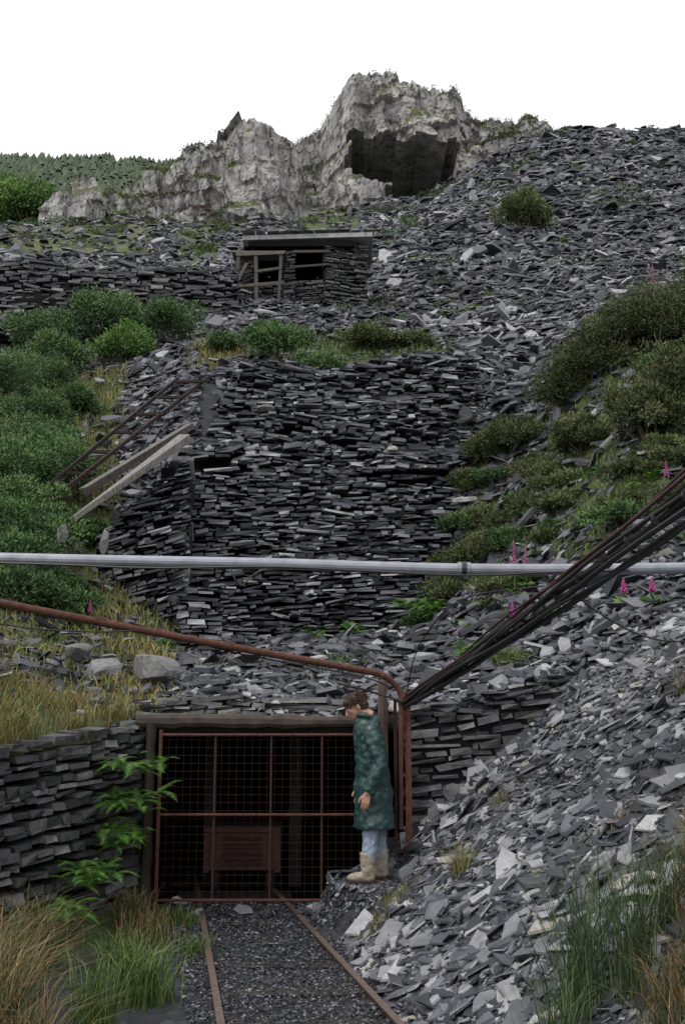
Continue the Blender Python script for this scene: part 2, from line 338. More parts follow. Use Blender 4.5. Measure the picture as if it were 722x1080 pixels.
# mine wagon
e=empty("mine_wagon");mb=MB()
mb.add(boxv(-1.1,11.9,-.0,.76,.9,.42),BOXF,.8)
for i in range(6): mb.add(boxv(-1.1+.0,11.43,-.15+i*.055,.42,.03,.018),BOXF,.2)
for xx in(-1.49,-.71): mb.add(boxv(xx,11.43,0,.06,.04,.46),BOXF,.9)
mb.add(boxv(-1.1,11.42,.22,.84,.05,.05),BOXF,.9)
mb.build("body",rmat("wagon_rust",[(0,(.02,.01,.009)),(1,(.11,.05,.035))],15,.6,.8),parent=e)
mb=MB()
for xx in(-1.4,-.8):
    for yy in(11.6,12.2): tube(mb,[(xx-.03,yy,-.33),(xx+.03,yy,-.33)],.13,14)
mb.build("wheels",m_rustdk,parent=e)
# lintel
mb=MB()
def rough_log(p0,p1,r,n=14,mat=0,rnd=.5,j=.15):
    p0=np.array(p0);p1=np.array(p1);P=[p0+(p1-p0)*i/(n-1)+rng.normal(0,r*.08,3) for i in range(n)]
    tube(mb,P,r*(1+rng.normal(0,j*.4,n)),9,mat,rnd)
rough_log((-2.05,10.18,1.42),(.45,10.18,1.40),.065,rnd=.85,j=.5,n=22)
rough_log((-2.0,10.3,1.37),(.7,10.3,1.36),.08,rnd=.1)
mb.build("timber_lintel",m_wooddk)
mb=MB();rough_log((.40,10.12,-.1),(.40,10.14,1.82),.05,rnd=.6)
rough_log((-1.9,10.15,-.45),(-1.9,10.15,1.4),.05,rnd=.1);mb.build("timber_post",rmat("post_timber",[(0,(.02,.016,.013)),(1,(.2,.14,.1))],8,.6,.9,.5,.01))
# gate
e=empty("iron_gate");mb=MB()
gx0,gx1,gz0,gz1,gy=-1.79,.36,-.27,1.28,10.08
for z in(gz0,.52,gz1): tube(mb,[(gx0,gy,z),(gx1,gy,z)],.015,8,rnd=.6)
for x in(gx0,-1.25,-.70,-.2,gx1): tube(mb,[(x,gy+.01,gz0),(x,gy+.01,gz1)],.012,8,rnd=.15)
tube(mb,[(gx0,gy,-.48),(gx0,gy,1.33)],.019,8,rnd=.7)
mb.build("frame",m_rust,parent=e)
mb=MB()
for x in np.arange(gx0,gx1,.075): tube(mb,[(x,gy+.025,gz0),(x,gy+.025,gz1)],.0018,4)
for z in np.arange(gz0,gz1,.075): tube(mb,[(gx0,gy+.03,z),(gx1,gy+.03,z)],.0018,4)
mb.build("wire_mesh",m_rustdk,parent=e)
mb=MB();mb.add(boxv(.64,10.02,.95,.06,.06,1.5),BOXF,.9);mb.add(boxv(.52,10.05,.93,.03,.06,1.4),BOXF,.1)
mb.add(boxv(.6,10.0,.2,.16,.1,.03),BOXF,.3)
mb.build("iron_gate_post",m_rust)
# pipes
def smoothpath(pts,n=10):
    pts=np.array(pts,float);tt=np.linspace(0,len(pts)-1,(len(pts)-1)*n+1)
    out=[]
    for v in tt:
        i=min(int(v),len(pts)-2);f=v-i
        p0=pts[max(i-1,0)];p1=pts[i];p2=pts[i+1];p3=pts[min(i+2,len(pts)-1)]
        out.append(.5*((2*p1)+(-p0+p2)*f+(2*p0-5*p1+4*p2-p3)*f*f+(-p0+3*p1-3*p2+p3)*f**3))
    return np.array(out)
e=empty("water_pipe");mb=MB()
tube(mb,smoothpath([(-7,8,2.86),(-2.8,8,2.745),(-.6,8,2.70),(1,8,2.655),(2.8,8,2.665),(4.6,8,2.73)]),.046,14)
tube(mb,smoothpath([(.93,8,2.657),(.98,8,2.656),(1.03,8,2.655)]),.056,14,rnd=0)
mb.build("pipe",m_galv,parent=e)
mb=MB();tube(mb,[(.96,8,2.657),(1.0,8,2.655)],.06,14);
tube(mb,smoothpath([(-7,7.95,2.79),(-2.8,7.95,2.70),(-1.6,7.95,2.66),(-.5,7.95,2.665),(.9,7.95,2.60),(1.6,7.95,2.62),(2.3,7.95,2.64)]),.009,6)
tube(mb,smoothpath([(-.9,7.95,2.66),(-.85,7.93,2.55),(-.8,7.95,2.52),(-.72,7.95,2.6),(-.6,7.95,2.66)]),.006,6)
mb.build("clip_and_wire",m_cable,parent=e)
mb=MB();tube(mb,[(-6,8,1.6),(-6,8,2.9)],.05,8);mb.build("support_post",m_rustdk,parent=e)
e=empty("rusty_pipe");mb=MB()
tube(mb,smoothpath([(-6.4,7.1,3.05),(-2.92,8.5,2.43),(-1.2,9.2,2.13),(.2,9.8,1.90),(.40,9.87,1.85),(.52,9.92,1.76),(.58,9.94,1.62),(.57,9.95,1.3),(.56,9.95,.4)],8),np.interp(np.arange(65),[0,32,50,64],[.035,.033,.028,.02]),12,rnd=.75)
for f in(.25,.6): 
    p=np.array([-2.92,8.5,2.43])*(1-f)+np.array([.2,9.8,1.9])*f;d=nrmz(np.array([[3.12,1.3,-.53]]))[0]
    tube(mb,[p-d*.05,p+d*.05],.042,12,rnd=.3)
mb.build("pipe",m_rust,parent=e)
mb=MB();tube(mb,smoothpath([(-4,8.0,2.5),(-2.9,8.45,2.25),(-2.2,8.7,2.2),(-1.7,9.0,2.24)]),.008,6)
tube(mb,smoothpath([(-1.9,8.9,2.3),(-1.0,9.3,2.05),(.1,9.7,1.86),(.45,9.85,1.75)]),.008,6)
mb.build("wire",m_cable,parent=e)
# cable bundle
mb=MB();A=np.array([.6,9.95,1.58]);B=np.array([2.11,6,2.9]);D=B-A
offs=[(0,0),(.05,.10),(-.03,-.08),(.02,.16),(.06,-.13),(-.04,.05),(.0,-.17),(.03,.2),(.05,.02)]
for i,(ox,oz) in enumerate(offs):
    P=[]
    for k in range(16):
        f=k/15*1.7;sp=.25+.75*min(f,1.2)
        p=A+D*f+np.array([ox*sp,0,oz*sp*.9]);p[2]-= (.16+.03*(i%3))*f*(1.7-f)*.55
        p=p+.02*np.array([math.sin(f*9+i),0,math.cos(f*11+i*2)]);P.append(p)
    tube(mb,smoothpath(P,3),[.024,.017,.02,.014,.022,.016,.012,.01,.02][i],8,rnd=[.2,.5,.1,.9,.3,.4,.2,.8,.0][i])
for f in np.linspace(.02,1.5,22):
    c=A+D*f;c[2]-=.19*f*(1.7-f)*.55;rr=.03+.05*min(f,1)
    d=nrmz(D[None])[0];tube(mb,[c-d*.008+[.01,0,.0],c+d*.008+[.01,0,0]],rr*.8,10,rnd=.3)
tube(mb,smoothpath([(.6,9.9,1.6),(.2,9.9,1.72),(-.05,9.9,1.78)]),.012,6)
tube(mb,smoothpath([(1.6,7.3,2.5),(1.9,7.4,2.25),(2.4,7.5,2.05),(3.2,7.6,2.1)]),.007,6)
tube(mb,smoothpath([(1.5,7.4,2.45),(1.0,8.5,2.45),(.7,9.2,2.1),(.62,9.9,1.65)]),.006,6)
mb.build("cable_bundle",m_cable)
# track
e=empty("mine_track");mb=MB()
def rail(xa,xb,ya=3.0,yb=14):
    f=lambda y:xa+(xb-xa)*(y-7.1)/3.1
    beam(mb,(f(ya),ya,-.40),(f(yb),yb,-.42),.05,.012,rnd=.9);beam(mb,(f(ya),ya,-.435),(f(yb),yb,-.455),.016,.06,rnd=.5);beam(mb,(f(ya),ya,-.465),(f(yb),yb,-.485),.09,.012,rnd=.3)
rail(-.82,-1.36);rail(.30,-.44);mb.build("rails",rmat("rail_rust",[(0,(.03,.02,.016)),(1,(.15,.11,.09))],20,.6,.55,.3,.004),parent=e)
mb=MB()
for y in np.arange(3.2,13,.75): xc=-.26-.21*(y-7.1);mb.add(boxv(xc,y,-.475,1.25,.16,.05),BOXF,.2)
mb.build("sleepers",m_wooddk,parent=e)
mb=MB();N=17000;y=rng.uniform(4,11.0,N);x=-.28-.21*(y-7.1)+rng.uniform(-.75,.75,N)
nr=nrmz(np.array([0,0,1.])+rng.normal(0,.4,(N,3)));sz=rng.uniform(.006,.022,N)
slabs(mb,np.stack([x,y,-.462+.025*rng.random(N)],-1),nr,sz,sz*.4,np.clip(rng.beta(2,3.9,N),0,1),K=5)
mb.build("track_ballast",m_slate,parent=e)
# ------------------------------------------------------------ rocks / cliffs
mrock,nt,b=newmat("cliff_rock")
n1=tex(nt,.3,6,.65,(1,1,.4));n2=tex(nt,1.6,8,.7);n3=tex(nt,.22,5,.6);n4=tex(nt,1.4,4,.6,(1,1,.2))
c=ramp(nt,n1.outputs["Fac"],[(.3,(.13,.13,.13)),(.45,(.29,.285,.28)),(.65,(.46,.45,.42))])
c=mix(nt,.7,c,ramp(nt,n2.outputs["Fac"],[(.34,(.2,.2,.21)),(.5,(1,1,1)),(.7,(1.3,1.3,1.28))]),'MULTIPLY')
c=mix(nt,.75,c,ramp(nt,n4.outputs["Fac"],[(.36,(.15,.15,.16)),(.48,(1,1,1))]),'MULTIPLY')
ge=nt.nodes.new("ShaderNodeNewGeometry");sx=nt.nodes.new("ShaderNodeSeparateXYZ");nt.links.new(ge.outputs["True Normal"],sx.inputs[0])
mm=nt.nodes.new("ShaderNodeMath");mm.operation='MULTIPLY_ADD';nt.links.new(n3.outputs["Fac"],mm.inputs[0]);mm.inputs[1].default_value=1.1;nt.links.new(sx.outputs["Z"],mm.inputs[2])
mm2=nt.nodes.new("ShaderNodeMath");mm2.operation='MULTIPLY';nt.links.new(mm.outputs[0],mm2.inputs[0]);mm2.inputs[1].default_value=.6
vf=ramp(nt,mm2.outputs[0],[(.54,(0,0,0)),(.61,(1,1,1))])
vg=ramp(nt,n2.outputs["Fac"],[(.3,(.02,.03,.014)),(.5,(.065,.085,.028)),(.6,(.1,.1,.04)),(.68,(.12,.06,.08))])
nt.links.new(mix(nt,vf,c,vg),b.inputs["Base Color"]);b.inputs["Roughness"].default_value=.9
bump(nt,b,n2.outputs["Fac"],.8,.25)
def leaves(mb,C,dirs,L,W,rnd,mat=0):
    n=len(C);d=nrmz(dirs);s=nrmz(np.cross(d,rng.normal(size=(n,3))))
    L=np.broadcast_to(L,(n,))[:,None];W=np.broadcast_to(W,(n,))[:,None]
    V=np.stack([C,C+d*L*.5+s*W*.5,C+d*L,C+d*L*.5-s*W*.5],1);mb.add(V,[(0,1,2,3)],rnd,mat)
def cliff(name,outline,zb,y0,batter,nx,nz,cave=None,seed=0,back=14,yx=None,bench=5.0,batx=None,vegp=.5,vx=None):
    ox=[p[0] for p in outline];oz=[p[1] for p in outline]
    x=np.linspace(ox[0],ox[-1],nx);top=np.interp(x,ox,oz)+(hsh(np.floor(x/1.7),0*x,seed)-.5)*.9+(vnoise(x*2.2,x*0,seed+1)-.5)*.4
    nb=14;s=np.concatenate([np.linspace(0,1,nz),1+np.linspace(0,1,nb+1)[1:]])
    S,XX=np.meshgrid(s,x,indexing='ij');TT=np.broadcast_to(top,S.shape)
    ZB=np.interp(XX,[p[0] for p in zb],[p[1] for p in zb])
    sf=np.minimum(S,1);Z=ZB+(TT-ZB)*sf
    wx=XX+.22*Z+(fbm(XX*.3,Z*.3,seed+5)-.5)*2;wz=Z-.18*XX+(fbm(XX*.3+9,Z*.3,seed+6)-.5)*2
    def blk(sx_,sz_,sd,am,tl):
        kz=np.floor(wz/sz_);kx=np.floor(wx/sx_+hsh(kz,0*kz,sd+9));fx=wx/sx_-np.floor(wx/sx_);fz=wz/sz_-kz
        return (hsh(kx,kz,sd)+tl*(fx-.5)*(hsh(kx,kz,sd+1)-.5)+tl*(fz-.5)*(hsh(kx,kz,sd+2)-.5))*am
    bl=blk(3.6,4.6,seed,1.8,.8)+blk(1.6,2.3,seed+20,.8,.8)+blk(.8,.9,seed+30,.3,.5)+fbm(XX*.16,Z*.16,seed+7)*3
    k=(Z-ZB+.6*(fbm(XX*.4,XX*0,seed)-.5)*bench)/bench;f=k-np.floor(k);st=(np.floor(k)+sm(.62,1,f))*bench
    bt=batter if batx is None else np.interp(XX,*batx)
    Yv=y0+bt*st-bl+(np.interp(XX,*yx) if yx else 0)
    incave=np.zeros(S.shape,bool)
    if cave is not None:
        for (cx0,cx1,cz0,cz1,dp) in cave:
            wob=(hsh(np.floor(XX/1.3),0*XX,seed+8)-.5)*1.2;wob2=(hsh(np.floor(Z/1.5),0*Z,seed+18)-.5)*1.4
            ins=(XX>cx0+wob2)&(XX<cx1+wob2)&(Z>cz0-(XX-cx0)*.03+wob*.6)&(Z<cz1-(XX-cx0)*.1+wob*.7)
            Yv=np.where(ins,Yv+dp,Yv);incave|=ins
    bk=np.clip(S-1,0,1);Yv=Yv+bk*back;Z=Z-bk**2*back*.3+(vnoise(XX,bk*8,seed)-.5)*bk
    P3=np.stack([XX,Yv,Z],-1)
    V=P3.reshape(-1,3);r,cn=S.shape;id=np.arange(r*cn).reshape(r,cn)
    Q=np.stack([id[:-1,:-1],id[:-1,1:],id[1:,1:],id[1:,:-1]],-1).reshape(-1,4)
    mb=MB();mb.add(V,[tuple(a) for a in Q],.5)
    o=mb.build(name,mrock)
    # heather and grass on the ledges
    N_=nrmz(np.cross(P3[:-1,1:]-P3[:-1,:-1],P3[1:,:-1]-P3[:-1,:-1]));C=P3[:-1,:-1]
    pn=fbm(C[...,0]*.18,C[...,2]*.18,seed+50)
    vp=vegp if vx is None else np.interp(C[...,0],*vx)
    k=(N_[...,2]+1.6*(pn-.5)>vp)&(S[:-1,:-1]<1.2)&~incave[:-1,:-1]
    c_=C[k]
    if len(c_):
        c_=np.repeat(c_,7,0);c_=c_+rng.normal(0,.2,c_.shape)*[1,.6,.4]+[0,-.05,.0]
        mb=MB();ty=fbm(c_[:,0]*.25,c_[:,2]*.25,seed+60)
        for lo,hi,mt in((0,.46,0),(.46,.56,1),(.56,2,2)):
            kk=(ty>=lo)&(ty<hi)
            if kk.any(): leaves(mb,c_[kk],rng.normal(size=(kk.sum(),3))+[0,-.4,.5],rng.uniform(.15,.36,kk.sum()),.13,rng.random(kk.sum()),mt)
        mb.build("ledge_vegetation",[m_olive,m_heath,m_purple])
    return o
cliff("rock_outcrop",[(-28,49),(-25,54.3),(-22,57.3),(-18.8,59.6),(-17.6,61.2),(-13.5,62.2),(-9.9,62.0),(-7.6,60.4),(-5.2,58.8),(-4.2,57),(-3.4,50)],[(-28,44),(-3,47.0)],94,.5,150,80,seed=3,yx=([-28,-18,-11,-3.4],[1,0,-1,4]),batx=([-28,-13,-9,-3],[.75,.6,.15,.1]),vx=([-28,-13,-10,-3],[.62,.68,1.0,1.1]))
cliff("quarry_cliff",[(-14,62),(-11,69.4),(-8.4,73),(-6,74.6),(-3.7,76.6),(0,77.4),(4.0,78.6),(8.1,78.4),(10,76.8),(11.7,76.4),(16.4,76.2),(19,74.6),(21.7,73),(25,71),(28,66)],[(-14,48),(0,54),(8,57.5),(14,59),(20,62),(28,65)],110,.45,190,120,
      cave=[(1.0,14.2,63.6,70.4,24),(5.8,11.8,57.5,64.5,24)],seed=11,yx=([-14,-6,0,3,14,28],[-2,-1,1,3,3,0]),batx=([-14,-3,1,14,17,28],[.75,.7,.12,.1,.5,.6]),vx=([-14,-2,2,14,18,28],[.6,.62,.95,.95,.65,.6]))
cliff("rock_outcrop",[(-26.6,44.2),(-25.2,46.6),(-23.8,48.4),(-22.6,48.2),(-21.4,46.2),(-20.6,44)],[(-27,42),(-20,42)],84,.25,44,30,seed=8,back=4,vegp=2)
import bmesh
def boulder(name,loc,sc,seed,mat=m_slate_tr,rv=.75):
    bm=bmesh.new();bmesh.ops.create_icosphere(bm,subdivisions=3,radius=1)
    r2=np.random.default_rng(seed);pl=[(Vector(nrmz(r2.normal(size=(1,3)))[0]),r2.uniform(.5,.85)) for _ in range(14)]
    for v in bm.verts:
        for n,d in pl:
            k=v.co.dot(n)
            if k>d: v.co-=n*(k-d)
        v.co=Vector((v.co.x*sc[0],v.co.y*sc[1],v.co.z*sc[2]))
    me=bpy.data.meshes.new(name);bm.to_mesh(me);bm.free();me.materials.append(mat)
    a=me.attributes.new("rnd",'FLOAT','POINT');a.data.foreach_set("value",np.full(len(me.vertices),rv,np.float32))
    o=bpy.data.objects.new(name,me);scene.collection.objects.link(o);o.location=loc;return o
boulder("boulder",(-2.3,12.3,1.97),(.34,.3,.25),1);boulder("boulder",(-2.95,12.6,1.95),(.28,.3,.25),2);boulder("boulder",(-1.6,12.6,1.85),(.25,.2,.12),3)
boulder("boulder",(-3.4,12.9,2.2),(.25,.2,.16),5,rv=.6);boulder("boulder",(-5.0,17.5,4.55),(.13,.06,.28),4);boulder("boulder",(-4.35,18,4.5),(.1,.06,.3),6)
boulder("boulder",(-2.0,24.3,8.9),(.28,.3,.12),7,rv=.9)
# ------------------------------------------------------------ ruined hut
e=empty("ruined_slate_hut")
def sub(o,p): o.parent=p;return o
sub(wall("gable_wall",(-.75,43.6,19.3),(1.15,44.2,19.3),(1.15,44.2,23.0),(-.75,43.6,22.9),.12,.4,depth=.5,prot=.03,wav=.01,mat=m_slate_tr,dk=.1),e)
sub(wall("front_wall",(-5.1,44.0,19.2),(-4.2,44,19.2),(-4.2,44,22.7),(-5.1,44,22.2),.12,.4,depth=.5,prot=.03,wav=.01,mat=m_slate_tr,dk=.1),e)
sub(wall("centre_pier",(-2.75,43.8,19.2),(-2.25,43.8,19.2),(-2.25,43.8,22.8),(-2.75,43.8,22.7),.12,.3,depth=.5,prot=.03,wav=.01,mat=m_slate_tr,dk=.15),e)
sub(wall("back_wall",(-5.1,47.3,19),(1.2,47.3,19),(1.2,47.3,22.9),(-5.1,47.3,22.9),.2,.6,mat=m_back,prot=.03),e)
sub(wall("low_front_wall",(-4.2,43.9,19.2),(-.7,43.9,19.2),(-.7,43.9,21.1),(-4.2,43.9,20.8),.12,.4,prot=.03,wav=.01,dk=.15,mat=m_slate_tr),e)
mb=MB();v=boxv(-1.65,45.3,23.1,6.1,3.6,.22);v[:,2]+=(v[:,0]+1.6)*.03;mb.add(v,BOXF,.95)
for i in range(11): mb.add(boxv(-4.4+i*.56,45.2+.02*i,23.27+.016*i,.5,3.9,.05)+rng.normal(0,.03,(8,3)),BOXF,rng.random())
mb.build("roof_slab",rmat("roof_slab",[(0,(.16,.16,.165)),(1,(.38,.38,.39))],3,.7,.8,stain=(2,.55,(.1,.1,.06))),parent=e)
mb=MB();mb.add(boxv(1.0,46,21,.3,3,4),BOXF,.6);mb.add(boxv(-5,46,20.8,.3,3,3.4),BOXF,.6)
mb.add(boxv(-1.9,45.8,22.85,5.6,3.2,.1),BOXF,.6);mb.add(boxv(-1.9,43.65,22.72,5.0,.2,.22),BOXF,.6);mb.build("shade_black_interior",m_back,parent=e)  # near-black ceiling added under the slab to paint its underside as shaded
mb=MB()
for xx,lx in((-4.9,.12),(-3.95,-.05),(-2.9,.06)): beam(mb,(xx,43.0,19.6),(xx+lx,43.0,21.95),.14,.14,up=(0,1,0),rnd=.2,jit=.02)
beam(mb,(-5.0,42.95,20.3),(-2.7,42.95,20.5),.1,.14,rnd=.25,jit=.02);beam(mb,(-4.9,42.95,21.9),(-2.7,42.95,22.0),.1,.15,rnd=.3,jit=.02);beam(mb,(-4.0,42.95,21.05),(-2.8,42.95,21.25),.1,.12,rnd=.2,jit=.02)
beam(mb,(-2.3,43.3,22.2),(-.6,43.35,22.25),.1,.12,rnd=.1);beam(mb,(-4.4,42.8,21.4),(-5.2,42.3,19.3),.1,.1,rnd=.4)
beam(mb,(-2.2,43.3,21.45),(-.6,43.35,21.6),.1,.1,rnd=.05)
mb.add(boxv(-3.85,43.35,22.03,2.5,.9,.07),BOXF,.5)
mb.build("timber_frame",m_wood,parent=e)
# incline: planks and rails
e=empty("abandoned_incline_track");mb=MB()
beam(mb,(-5.15,18.6,5.0),(-3.35,20.9,7.25),.22,.16,rnd=.8,jit=.03);beam(mb,(-5.05,19.2,5.65),(-3.4,21.4,7.65),.18,.14,rnd=.5,jit=.03)
mb.build("timber_baulks",m_wood,parent=e)
mb=MB();beam(mb,(-5.6,19.2,5.6),(-3.4,24.2,9.7),.05,.08,rnd=.3);beam(mb,(-6.0,19.6,5.8),(-4.2,24.3,9.7),.05,.08,rnd=.1)
for i in range(7):
    f=i/6;beam(mb,(-6.1+1.9*f,19.5+4.6*f,5.65+3.9*f),(-5.4+1.9*f,19.2+4.6*f,5.55+3.9*f),.1,.06,rnd=0)
mb.build("rails",m_rustdk,parent=e)
# ------------------------------------------------------------ vegetation
def bush(name,c,rad,mat,n=5000,L=.12,W=.035,m=30):
    c=np.array(c,float);rad=np.array(rad if hasattr(rad,'__len__') else (rad,rad,rad*.8),float)
    mb=MB();d=nrmz(rng.normal(size=(m,3)));d[:,2]=np.abs(d[:,2])*1.0-.25
    cc=d*rng.uniform(.3,1.0,(m,1));br=rng.uniform(.14,.4,m);bc=rng.random(m)
    k=rng.integers(0,m,n);dd=nrmz(rng.normal(size=(n,3)));rr=br[k]*rng.uniform(.5,1.25,n)
    p=c+(cc[k]+dd*rr[:,None])*rad
    ld=dd+np.array([0,0,.6])+rng.normal(0,.6,(n,3))
    leaves(mb,p,ld,L*rng.uniform(.6,1.4,n),W,np.clip(.55*bc[k]+.45*rng.random(n)+.15*dd[:,2],0,1))
    for i in range(7):
        j=rng.integers(0,m);P0=c-np.array([0,0,rad[2]*.9])+rng.normal(0,.05,3);P1=c+cc[j]*rad
        tube(mb,[P0,(P0+P1)/2+rng.normal(0,.08,3),P1],np.array([.03,.02,.008])*max(rad[0],.4),5,1)
    return mb.build(name,[mat,m_twig])
def hz(x,y): return float(h(np.array([x]),np.array([y]))[0])
def gb(name,x,y,r,mat,lift=.45,**k): return bush(name,(x,y,hz(x,y)+r*lift),(r,r,r*.8),mat,**k)
for x,y,r in[(-9.4,27,1.3),(-8.2,25.5,1.0),(-6.5,22,1.3),(-7.4,22.5,1.1),(-6.1,19,1.0),(-6.9,20,1.1),(-5.9,18,.9),(-5.0,15.5,.6),(-5.6,16.5,.85),(-7.3,24,.9),(-8.9,29,1.0),(-7.7,27.5,.7),(-5.3,21,.55),(-4.7,17.0,.5),(-4.5,16,.35)]:
    gb("gorse_bush",x,y,r,m_gorse,n=12000,L=.085,W=.032,m=40)
gb("hawthorn_bush",-8.6,34,1.7,m_gorse,lift=.9,n=11000,L=.12,W=.06);gb("hawthorn_bush",-9.6,32.5,1.3,m_gorse,n=8000,L=.12,W=.05);gb("gorse_bush",-6.3,35,1.3,m_gorse,n=8000,L=.12,W=.05,lift=.8)
gb("hawthorn_bush",-7.4,32.5,1.2,m_green,n=8000,L=.12,W=.05,lift=.6);gb("hawthorn_bush",-11,35,1.4,m_gorse,n=7000,L=.13,W=.05,lift=.8)
gb("gorse_bush",-2.05,29.5,1.1,m_gorse,n=10000,L=.11,W=.045,lift=.7);gb("gorse_bush",-.77,27.4,.75,m_gorse,n=8000,L=.1,W=.04,lift=.4)
gb("gorse_bush",-3.9,31.5,.6,m_gorse,n=4000,L=.12,W=.05,lift=.6)
bush("heather_shrub",(.9,32.5,hz(.9,32.5)+.5),(1,.8,.6),m_olive,n=4500,L=.14,W=.05)
bush("heather_shrub",(2.3,32.5,hz(2.3,32.5)+.2),(.9,.8,.35),m_olive,n=3000,L=.14,W=.05)
bush("willow_bush",(11.8,60,hz(11.8,60)+1.5),(1.8,1.6,1.7),m_olive,n=8000,L=.24,W=.1)
for x,y,rx,rz in[(5.5,23.8,.8,.8),(6.2,23.5,1.1,.9),(7.0,23.3,1.2,1.1),(7.8,23,1.3,1.2),(8.8,23,1.5,1.4),(4.3,24,.8,.6),(3.6,24.4,.6,.5),(5.7,18,.9,.8),(6.5,18.3,1.2,1.1),(7.2,18.0,1.2,1.2),(5.0,20,.7,.5),(3.1,24.0,.5,.4)]:
    bush("heather_shrub",(x,y,hz(x,y)+rz*.6),(rx,rx*.8,rz),m_heath,n=12000,L=.08,W=.03,m=44)
for i in range(40):
    y=rng.uniform(14.5,23.5);t=rng.uniform(.12 if y>18 else .17,.38);x=t*y;r=rng.uniform(.25,.65)
    mt=[m_heath,m_gorse,m_olive,m_heath][i%4]
    bush("low_shrub",(x,y,hz(x,y)+r*.15),(r*1.3,r,r*.55),mt,n=3600,L=.08,W=.026,m=20)
for x,y,r in[(2.75,23.2,.5),(2.6,22.3,.6),(2.35,21.2,.6),(2.2,20.4,.6),(1.7,20.3,.45),(2.9,20.2,.6),(3.3,19.5,.5)]:
    bush("heather_shrub",(x,y,hz(x,y)+r*.4),(r*1.1,r,r*.7),m_heath if r>.55 else m_gorse,n=6000,L=.08,W=.03)
bush("heather_shrub",(1.9,11.7,hz(1.9,11.7)+.1),(.4,.3,.2),m_olive,n=3000,L=.06,W=.015)
mb=MB()
for i in range(150):
    y=rng.uniform(36,100);t=rng.uniform(-.36,.12) if rng.random()<.7 else rng.uniform(.1,.36);x=t*y
    r=rng.uniform(.25,.8)*(y/60);n=260;d=nrmz(rng.normal(size=(n,3)))*rng.uniform(.3,1,(n,1))*[r*1.6,r,r*.5]
    z=hz(x,y);leaves(mb,np.array([x,y,z+r*.2])+d,d+rng.normal(0,.3,(n,3))+[0,0,.3],.16*(y/60)+.05,.08*(y/60),np.clip(rng.random()*.6+.4*rng.random(n),0,1),[0,1,2][rng.integers(0,3)])
mb.build("scattered_scrub",[m_olive,m_heath,m_green])
for x,y,rx,rz in[(-28.3,83,2.6,2.6),(-30.5,86,3.3,3),(-33,84,3.2,2.5)]:
    bush("broadleaf_bush",(x,y,hz(x,y)+rz*.6),(rx,rx,rz),m_green,n=8000,L=.32,W=.18,m=45)
def fern(mb,c,n,ln,up=.8,dirb=None):
    for i in range(n):
        a=rng.uniform(0,2*np.pi);d=np.array([math.cos(a),math.sin(a),0])
        if dirb is not None: d=nrmz((d*1.3+np.array(dirb))[None])[0]
        l=ln*rng.uniform(.5,1.15);u=up*rng.uniform(.6,1.5);k=18;f=np.linspace(0,1,k)
        P=np.array(c)+d*(f*l)[:,None]+np.array([0,0,1])*((u*f-.75*f**2)*l)[:,None]
        tn=np.gradient(P,axis=0);sd=nrmz(np.cross(tn,[0,0,1.]))
        wl=l*.23*np.sin(np.pi*(f*.85+.12))
        for sg in(-1,1):
            tip=P+sd*(sg*wl)[:,None]+nrmz(tn)*(wl*.35)[:,None]-np.array([0,0,.2])*wl[:,None]
            t0=nrmz(tn)*l*.021
            V=np.stack([P-t0,P+t0,tip],1);mb.add(V,[(0,1,2)],np.clip(rng.normal(.5,.25,k),0,1))
def fernobj(c,n,ln,sp=.3,**k):
    mb=MB()
    for q_ in range(max(1,n//6)): fern(mb,np.array(c)+rng.normal(0,ln*sp,3)*[1,1,.5],6,ln,**k)
    return mb.build("fern",m_fern)
for c_,n_,l_ in[((-2.08,9.75,.95),54,.28),((-2.06,9.7,.65),66,.28),((-2.05,9.6,.35),66,.28),((-2.2,9.2,.05),54,.28),((-2.35,8.9,-.2),42,.26)]: fernobj(c_,n_,l_,sp=.4,dirb=(.4,-.4,0))
fernobj((-3.0,17.5,hz(-3,17.5)+.1),42,.45);fernobj((1.5,20.4,hz(1.5,20.4)+.5),54,.5);fernobj((1.9,20.0,hz(1.9,20.0)+.3),54,.5);fernobj((.2,20.0,hz(0,20.0)+.2),42,.4);fernobj((-.6,20.0,hz(-.6,20.0)+.1),42,.4)
for i in range(22):
    y=rng.uniform(13,23);x=rng.uniform(.13,.37)*y;fernobj((x,y,hz(x,y)+.05),30,.36)
fernobj((-5.2,16.4,hz(-5.2,16.4)+.3),27,.5)
def blades(name,roots,H,W,lean,mat,droop=.3,rnd=None):
    n=len(roots);a=rng.uniform(0,2*np.pi,n);d=np.stack([np.cos(a),np.sin(a),0*a],-1)
    H=np.broadcast_to(H,(n,))*rng.uniform(.5,1.15,n);ln=(lean*rng.uniform(.1,1.3,n)*H)[:,None]
    sd=np.stack([-np.sin(a+rng.normal(0,.8,n)),np.cos(a),0*a],-1)*(W*rng.uniform(.6,1.3,n))[:,None]/2
    z=np.array([0,0,1.])
    p0=roots;p1=roots+d*ln*.2+z*(H*.45)[:,None];p2=roots+d*ln*.6+z*(H*.82)[:,None];p3=roots+d*ln*1.2+z*(H*(1-droop*.4*rng.random(n)))[:,None]
    V=np.stack([p0-sd,p0+sd,p1-sd*.9,p1+sd*.9,p2-sd*.6,p2+sd*.6,p3],1)
    mb=MB();mb.add(V,[(0,1,3,2),(2,3,5,4),(4,5,6)],np.clip(rng.random(n) if rnd is None else rnd,0,1));return mb.build(name,mat)
def tuft(name,x,y,r,n,H,W,lean,mat,z=None,**k):
    px=x+rng.normal(0,r*.5,n);py=y+rng.normal(0,r*.5,n)
    pz=h(px,py)-.02 if z is None else np.full(n,z)
    return blades(name,np.stack([px,py,pz],-1),H,W,lean,mat,**k)
N=70000;y=rng.uniform(7,35,N);x=rng.uniform(-.42,.4,N)*y;v=veg(x,y)
